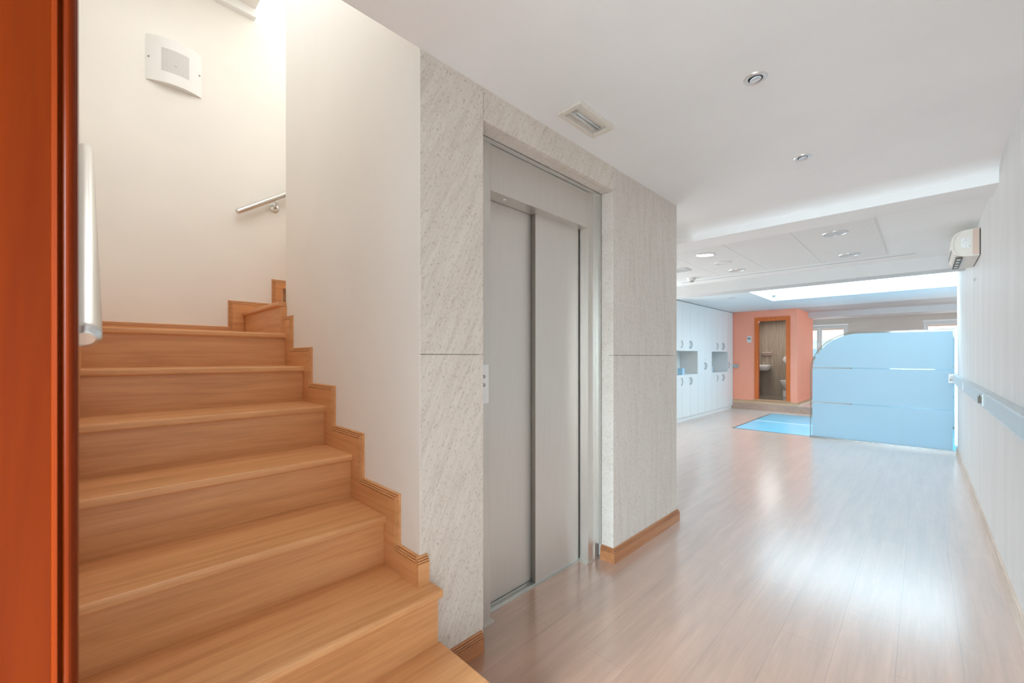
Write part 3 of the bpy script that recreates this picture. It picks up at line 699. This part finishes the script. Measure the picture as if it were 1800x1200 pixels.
part('rating_label', 'white_plastic', t, (XR - 0.110, XR - 0.060, AY0 - 0.002, AY0 - 0.0003, 2.205, 2.285))
b = BM()
for i, (dx, z, h) in enumerate(((0.064, 2.262, 0.016), (0.070, 2.235, 0.022), (0.078, 2.255, 0.03), (0.080, 2.215, 0.018), (0.088, 2.25, 0.02), (0.099, 2.24, 0.012))):
    box(b, XR - dx - 0.0012, XR - dx + 0.0012, AY0 - 0.0028, AY0 - 0.0018, z, z + h)
lathe(b, [(0, -0.003), (0.004, -0.003), (0.004, 0)], (XR - 0.062, AY0, 2.215), 10, 'y'); obj('label_print', b, 'grey_plastic', t)
lv = part('outlet', 'vent_dark', t, (XR - 0.138, XR - 0.098, AY0 + 0.03, AY1 - 0.03, 2.124, 2.134))
for i in range(4): part('louvre', 'white_plastic', lv, (XR - 0.130, XR - 0.108, AY0 + 0.08 + 0.14 * i, AY0 + 0.11 + 0.14 * i, 2.119, 2.124))
part('front_flap', 'chrome', t, (XR - 0.1695, XR - 0.1655, AY0 + 0.02, AY1 - 0.02, 2.19, 2.225), bev=0.001)
b = BM(); tube(b, [(XR - 0.001, 5.47, 1.99), (XR - 0.012, 5.465, 1.985), (XR - 0.014, 5.46, 1.972), (XR - 0.008, 5.455, 1.966)], 0.0025, 8)
tag(obj('wall_hook', b, 'grey_plastic', None, (XR, 5.465, 1.978)), 'tiny metal hook on the right wall below the air conditioner', 'hook')

# ------------------------------------------------------------------ cable trunking on the right wall
t = thing('cable_trunking', 'long white cable trunking along the right wall with a socket', 'cable trunking', (XR, 4.2, 1.01))
TX = 0.289; tz0, tz1 = 0.957, 1.060
part('cover', 'trunk', t, (TX, XR - 0.0005, -2.5, 4.14, tz0, tz1), (TX, XR - 0.0005, 4.15, 8.10, tz0, tz1), bev=0.002)
part('joint_strip', 'grey_plastic', t, (TX - 0.002, XR - 0.001, 4.139, 4.151, tz0 - 0.002, tz1 + 0.003))
part('cover_lip', 'satin', t, (TX - 0.0018, TX, -2.5, 4.135, tz0 + 0.003, tz0 + 0.008), (TX - 0.0018, TX, -2.5, 4.135, tz1 - 0.008, tz1 - 0.003))
sk = part('socket', 'trunk', t, (TX - 0.006, TX, 4.20, 4.40, tz0 + 0.012, tz1 - 0.012), bev=0.001)
b = BM(); lathe(b, [(0.028, 0), (0.028, -0.003), (0.02, 0.0), (0, 0.001)], (TX - 0.006, 4.34, 1.008), 20, 'x')
obj('plug_face', b, 'vent_dark', sk)
part('rocker', 'vent_dark', sk, (TX - 0.022, TX - 0.006, 4.24, 4.26, 0.985, 1.03))
sk = part('switch_box', 'trunk', t, (TX - 0.010, TX, 6.1, 6.4, tz0 + 0.01, tz1 - 0.01), bev=0.001)
e = part('end_fitting', 'white_plastic', t, (0.245, XR - 0.001, 8.095, 8.135, tz0 - 0.01, tz1 + 0.012), bev=0.002)
part('bracket_plate', 'grey_plastic', e, (0.255, 0.285, 8.09, 8.094, tz0 + 0.02, tz0 + 0.05), (0.262, 0.30, 8.09, 8.094, tz0 + 0.065, tz0 + 0.075))

# ------------------------------------------------------------------ glass guards
def guard(y, label, X0=-1.296, X1=0.318):
    t = thing('glass_guard', label, 'glass partition', (-0.5, y, 0), 'frosted glass guards around the glass floor')
    ZT_, RX_, RZ_ = 1.685, 0.62, 0.62
    def outline(inset, x1, zb):
        x0 = X0 + inset; zt = ZT_ - inset; pts = [(x0, zb)]
        a_, c_ = RX_ - inset, RZ_ - inset
        for i in range(25):
            th = PI - PI / 2 * i / 24
            pts.append((x0 + a_ + a_ * math.cos(th), zt - c_ + c_ * math.sin(th)))
        pts += [(x1, zt - 0.004), (x1, zb)]
        return pts
    b = BM(); yprism(b, outline(0, X1, 0.02), y, y + 0.010); obj('glass_pane', b, 'glass', t)
    # dark polished edge line following the outline
    b = BM(); o = outline(0, X1, 0.02)[:-1]; oi = outline(0.008, X1, 0.02)[:-1]
    for i in range(len(o) - 1):
        q = [o[i], o[i + 1], oi[i + 1], oi[i]]
        vs = [[b.verts.new((p[0], yy, p[1])) for p in q] for yy in (y - 0.0006, y + 0.0106)]
        b.faces.new(vs[0]); b.faces.new(vs[1][::-1])
        for k in range(4): b.faces.new((vs[0][k], vs[1][k], vs[1][(k + 1) % 4], vs[0][(k + 1) % 4]))
    bmesh.ops.remove_doubles(b, verts=b.verts, dist=1e-6); bmesh.ops.recalc_face_normals(b, faces=b.faces)
    obj('polished_edge', b, 'glass_edge', t)
    # three frosted bands cut from the same outline
    full = outline(0.030, X1 - 0.029, 0.026)
    def clip(poly, z0, z1):
        def cut(ps, zc, keep):
            out = []
            for i in range(len(ps)):
                p, q = ps[i], ps[(i + 1) % len(ps)]
                ip, iq = keep(p[1]), keep(q[1])
                if ip: out.append(p)
                if ip != iq:
                    s = (zc - p[1]) / (q[1] - p[1]); out.append((p[0] + s * (q[0] - p[0]), zc))
            return out
        return cut(cut(poly, z0, lambda z: z >= z0), z1, lambda z: z <= z1)
    for z0, z1 in ((0.0, 0.568), (0.582, 1.118), (1.132, 2.0)):
        b = BM(); yprism(b, clip(full, z0, z1), y - 0.0012, y - 0.0002); obj('frosted_band', b, 'film', t)
    part('base_channel', 'handle', t, (X0 - 0.005, X1 + 0.002, y - 0.012, y + 0.022, 0.0, 0.030))
    part('wall_channel', 'channel', t, (0.303, XR - 0.0005, y - 0.014, y + 0.022, 0.10, ZT_ + 0.01)) if y < 9 else part('wall_channel', 'satin', t, (X1, X1 + 0.012, y - 0.010, y + 0.022, 0.0, ZT_))
    return t
guard(8.17, 'pale blue frosted glass guard with a rounded corner, before the glass floor')
guard(10.95, 'second frosted glass guard, at the back edge of the glass floor', -1.06, 1.0)
t = thing('glass_floor', 'bright blue glass floor panel set flush in the planks', 'glass floor', (-1.0, 9.6, 0))
part('frame', 'handle', t, (-2.475, -2.45, 8.235, 10.925, 0.0, 0.006), (-2.45, 1.0, 8.215, 8.235, 0.0, 0.005), (-2.45, 1.0, 10.905, 10.925, 0.0, 0.005))
part('pane', 'pool', t, (-2.45, 1.0, 8.235, 9.52, 0.0, 0.004)); part('pane', 'pool', t, (-2.45, 1.0, 9.55, 10.905, 0.0, 0.004))
part('seam_strip', 'bright_white', t, (-2.45, 1.0, 9.52, 9.55, 0.0, 0.005))

# ------------------------------------------------------------------ white cabinets
CX = -3.42; CZ1 = ZB - 0.012
def door(parent, y0, y1, z0, z1, hy, hz, key=False):
    d = part('door', 'cab', parent, (CX - 0.018, CX, y0 + 0.002, y1 - 0.002, z0, z1), bev=0.001)
    if hy is not None:
        b = BM(); s = 1 if hy > 0 else -1; yy = abs(hy)
        pts = [(CX + 0.002 + 0.026 * math.sin(PI * i / 10), yy, hz - 0.075 + 0.15 * i / 10) for i in range(11)]
        tube(b, pts, 0.0055, 8); obj('handle', b, 'handle', d)
        if key:
            b = BM(); lathe(b, [(0, 0.004), (0.008, 0.004), (0.008, 0)], (CX, yy, hz + 0.135), 10, 'x'); obj('lock', b, 'handle', d)
    return d
def carcass(label, y0, y1):
    t = thing('cabinet', label, 'cabinet', (CX, (y0 + y1) / 2, 0), 'white built-in cabinets along the left wall')
    return t
ZN0, ZN1 = 0.934, 1.423
def niche_unit(label, y0, y1):
    t = carcass(label, y0, y1)
    part('plinth', 'cab', t, (-3.99, CX - 0.022, y0, y1, 0, 0.078))
    part('body', 'cab', t, (-3.99, CX - 0.020, y0 + 0.001, y1 - 0.001, 0.08, ZN0), (-3.99, CX - 0.020, y0 + 0.001, y1 - 0.001, ZN1, CZ1))
    part('niche', 'niche', t, (-3.99, -3.80, y0 + 0.001, y1 - 0.001, ZN0, ZN1), (-3.80, CX - 0.001, y0 + 0.001, y0 + 0.018, ZN0, ZN1), (-3.80, CX - 0.001, y1 - 0.018, y1 - 0.001, ZN0, ZN1))
    w = (y1 - y0) / 3
    for i in range(3):
        a, c = y0 + i * w, y0 + (i + 1) * w
        hy = c - 0.035 if i in (0, 1) else a + 0.035
        door(t, a, c, 0.08, ZN0 - 0.0, hy, ZN0 - 0.13); door(t, a, c, ZN1, CZ1, hy, ZN1 + 0.13)
    return t
def tall_unit(label, y0, y1, n):
    t = carcass(label, y0, y1)
    part('plinth', 'cab', t, (-3.99, CX - 0.022, y0, y1, 0, 0.078))
    part('body', 'cab', t, (-3.99, CX - 0.020, y0 + 0.001, y1 - 0.001, 0.08, CZ1))
    w = (y1 - y0) / n
    for i in range(n):
        a, c = y0 + i * w, y0 + (i + 1) * w
        door(t, a, c, 0.08, CZ1, (c - 0.035) if i == 0 and n > 1 else a + 0.035, 1.10, key=(i == n - 1))
    return t
niche_unit('white cabinet with open niche, partly cut off by the elevator corner', 7.88, 9.11)
tall_unit('tall white two-door cabinet between the two niches', 9.11, 9.92, 2)
niche_unit('white cabinet with open niche, the one nearer the salmon wall', 9.92, 11.03)
tall_unit('narrow tall single-door white cabinet touching the salmon wall', 11.03, 11.41, 1)
struct('trim_7', 'gap', (-3.99, CX - 0.004, 7.88, 11.41, CZ1 + 0.0005, ZB - 0.0005))
def bluebox(y0, y1, x0, z1, label):
    t = thing('storage_box', label, 'box', ((x0 + x0 + 0.1) / 2, (y0 + y1) / 2, ZN0), 'small blue boxes in the niches')
    part('body', 'blue_box', t, (x0, x0 + 0.10, y0, y1, ZN0 + 0.001, z1 - 0.02), bev=0.003)
    part('lid', 'blue_box', t, (x0 - 0.004, x0 + 0.104, y0 - 0.004, y1 + 0.004, z1 - 0.02, z1), bev=0.003)
bluebox(8.40, 8.50, -3.56, 1.07, 'small pale blue box in the niche beside the elevator corner')
bluebox(9.975, 10.17, -3.58, 1.075, 'small pale blue box at the left of the farther niche')

# ------------------------------------------------------------------ toilet things
t = thing('restroom_sign', 'small white restroom sign with man and woman figures on salmon wall', 'sign', (-3.05, YO, 1.73))
part('plate', 'sign', t, (-3.095, -3.005, YO - 0.006, YO - 0.0005, 1.655, 1.81), bev=0.001)
def figure(cx, skirt):
    b = BM(); yy0, yy1 = YO - 0.0085, YO - 0.0065
    lathe(b, [(0, -0.0085), (0.0075, -0.0085), (0.0075, -0.006)], (cx, YO, 1.782), 14, 'y')
    if skirt: yprism(b, [(cx - 0.006, 1.772), (cx + 0.006, 1.772), (cx + 0.014, 1.735), (cx + 0.006, 1.735), (cx + 0.005, 1.715), (cx - 0.005, 1.715), (cx - 0.006, 1.735), (cx - 0.014, 1.735)], yy0, yy1)
    else: yprism(b, [(cx - 0.011, 1.772), (cx + 0.011, 1.772), (cx + 0.011, 1.744), (cx + 0.006, 1.744), (cx + 0.006, 1.715), (cx - 0.006, 1.715), (cx - 0.006, 1.744), (cx - 0.011, 1.744)], yy0, yy1)
    obj('pictogram', b, 'black', t)
figure(-3.068, False); figure(-3.032, True)
part('lower_strip', 'grey_plastic', t, (-3.075, -3.025, YO - 0.0085, YO - 0.0065, 1.675, 1.684))
t = thing('cable_trunking', 'short grey cable trunking stub on the salmon wall beside the cabinets', 'cable trunking', (-3.36, YO, 1.07))
part('body', 'grey_plastic', t, (-3.415, -3.29, YO - 0.045, YO - 0.0005, 1.025, 1.112), bev=0.003)
part('end_cap', 'sill', t, (-3.2895, -3.285, YO - 0.047, YO - 0.0005, 1.022, 1.115))
t = thing('toilet_lamp', 'white lamp on the toilet ceiling just visible under the door head', 'ceiling light', (-2.9, 12.3, 2.3))
part('housing', 'white_plastic', t, (-3.1, -2.7, 12.2, 12.4, 2.265, 2.2995), bev=0.005); part('diffuser', 'lamp_disc_white', t, (-3.08, -2.72, 12.22, 12.38, 2.258, 2.266))
area('toilet_lamp_light', (-2.9, 12.3, 2.25), (0, 0, 0), 0.6, 0.8, 8, (1.0, 0.97, 0.92))
# wash basin
t = thing('wash_basin', 'white wall-hung wash basin seen through the toilet doorway', 'wash basin', (-3.08, 13.0, 0.9))
b = BM(); bx0, bx1, by0, by1 = -3.30, -2.945, 12.80, 13.249
def ring(s, z, dy=0.0):
    pts = []
    cx_, cy_ = -3.16, (by0 + by1) / 2
    for k in range(28):
        a = 2 * PI * k / 28; ca, sa = math.cos(a), math.sin(a)
        px = 0.215 * abs(ca) ** 0.6 * (1 if ca > 0 else -1); py = 0.222 * abs(sa) ** 0.6 * (1 if sa > 0 else -1)
        pts.append(b.verts.new((max(cx_ + px * s, -3.298), min(cy_ + py * s + dy, 13.248), z)))
    return pts
rg = [ring(0.55, 0.915), ring(0.8, 0.935), ring(0.93, 0.985), ring(1.0, 1.045), ring(1.0, 1.075), ring(0.97, 1.08), ring(0.86, 1.078), ring(0.80, 1.04), ring(0.5, 0.985)]
for r0, r1 in zip(rg, rg[1:]):
    for k in range(28):
        f = b.faces.new((r0[k], r0[(k + 1) % 28], r1[(k + 1) % 28], r1[k])); f.smooth = True
b.faces.new(rg[0][::-1]); b.faces.new(rg[-1]); bmesh.ops.remove_doubles(b, verts=b.verts, dist=1e-5); bmesh.ops.recalc_face_normals(b, faces=b.faces)
obj('bowl', b, 'ceramic', t)
b = BM(); tube(b, [(-3.16, 13.20, 1.079), (-3.16, 13.20, 1.15), (-3.16, 13.17, 1.18), (-3.16, 13.09, 1.17)], 0.012, 12); obj('tap', b, 'chrome', t)
t = thing('wall_shelf', 'chrome wall shelf above the wash basin', 'shelf', (-3.08, 13.25, 1.38))
part('plate', 'chrome', t, (-3.20, -2.965, 13.13, 13.249, 1.40, 1.425), bev=0.004)
part('back_rail', 'chrome', t, (-3.20, -2.965, 13.225, 13.249, 1.345, 1.3995), bev=0.003)
t = thing('toilet', 'white wall-hung toilet half hidden behind the orange door frame', 'toilet', (-2.45, 12.9, 0.245))
b = BM()
def oval(cx_, cy_, a_, c_, z): return [b.verts.new((cx_ - a_ * math.cos(2 * PI * k / 26) , cy_ + c_ * math.sin(2 * PI * k / 26), z)) for k in range(26)]
rg = [oval(-2.38, 12.85, 0.13, 0.11, 0.36), oval(-2.39, 12.85, 0.16, 0.13, 0.42), oval(-2.43, 12.85, 0.235, 0.17, 0.55), oval(-2.44, 12.85, 0.26, 0.185, 0.635), oval(-2.44, 12.85, 0.26, 0.185, 0.655), oval(-2.44, 12.85, 0.19, 0.12, 0.65), oval(-2.44, 12.85, 0.12, 0.08, 0.56)]
for r0, r1 in zip(rg, rg[1:]):
    for k in range(26):
        f = b.faces.new((r0[k], r0[(k + 1) % 26], r1[(k + 1) % 26], r1[k])); f.smooth = True
b.faces.new(rg[0][::-1]); b.faces.new(rg[-1]); bmesh.ops.recalc_face_normals(b, faces=b.faces); obj('bowl', b, 'ceramic', t)
b = BM(); rg = [oval(-2.44, 12.85, 0.262, 0.187, 0.657), oval(-2.44, 12.85, 0.27, 0.192, 0.668), oval(-2.44, 12.85, 0.26, 0.185, 0.685), oval(-2.44, 12.85, 0.1, 0.06, 0.69)]
for r0, r1 in zip(rg, rg[1:]):
    for k in range(26):
        f = b.faces.new((r0[k], r0[(k + 1) % 26], r1[(k + 1) % 26], r1[k])); f.smooth = True
b.faces.new(rg[0][::-1]); b.faces.new(rg[-1]); bmesh.ops.recalc_face_normals(b, faces=b.faces); obj('lid', b, 'ceramic', t)
part('wall_mount', 'ceramic', t, (-2.33, -2.174, 12.75, 12.95, 0.40, 0.66), bev=0.01)
part('waste_cover', 'ceramic', t, (-2.62, -2.52, 12.80, 12.90, 0.245, 0.42), bev=0.01)
t = thing('paper_dispenser', 'white round paper dispenser on the toilet wall', 'dispenser', (-2.62, 13.25, 1.2))
b = BM(); lathe(b, [(0.0, -0.10), (0.085, -0.10), (0.10, -0.085), (0.10, 0.0)], (-2.60, 13.249, 1.22), 26, 'y'); obj('cover', b, 'white_plastic', t)
part('outlet', 'grey_plastic', t, (-2.66, -2.54, 13.15, 13.249, 1.095, 1.125), bev=0.003)

# ------------------------------------------------------------------ foreground red door frame
PX = -0.80
b = BM()
# section in the X-Y plane: flat board, bevel, groove, rounded bead, outer edge (Y, X)
sec = [(-0.125, PX), (-0.0385, PX), (-0.0375, PX + 0.002), (-0.0335, PX + 0.0035), (-0.0325, PX - 0.004), (-0.0300, PX - 0.005)]
for i in range(9):
    a = PI - PI * i / 8; sec.append((-0.0235 + 0.0065 * math.cos(a), PX - 0.004 + 0.007 * math.sin(a)))
sec += [(-0.0155, PX - 0.006), (-0.0150, PX - 0.012), (-0.0150, PX - 0.055), (-0.125, PX - 0.055)]
prism(b, sec, lambda p: (p[1], p[0], 0.0), lambda p: (p[1], p[0], 2.49))
d1 = sobj('door_1', b, 'red_wood')

# ------------------------------------------------------------------ building seen through the window
t = thing('building', 'pale building with a grid of windows seen outside the far window', 'building', (-6.0, 30.0, 0))
part('facade', 'building', t, (-5.4, -3.2, 30.0, 34.0, -2, 2.15))
b_ = [(-5.2 + 0.5 * i, -4.85 + 0.5 * i, 29.95, 29.999, 0.3, 1.75) for i in range(4)]
for q in b_: part('window', 'building_glass', t, q)
part('cornice', 'frame_pvc', t, (-5.5, -3.1, 29.85, 34.1, 2.15, 2.3))
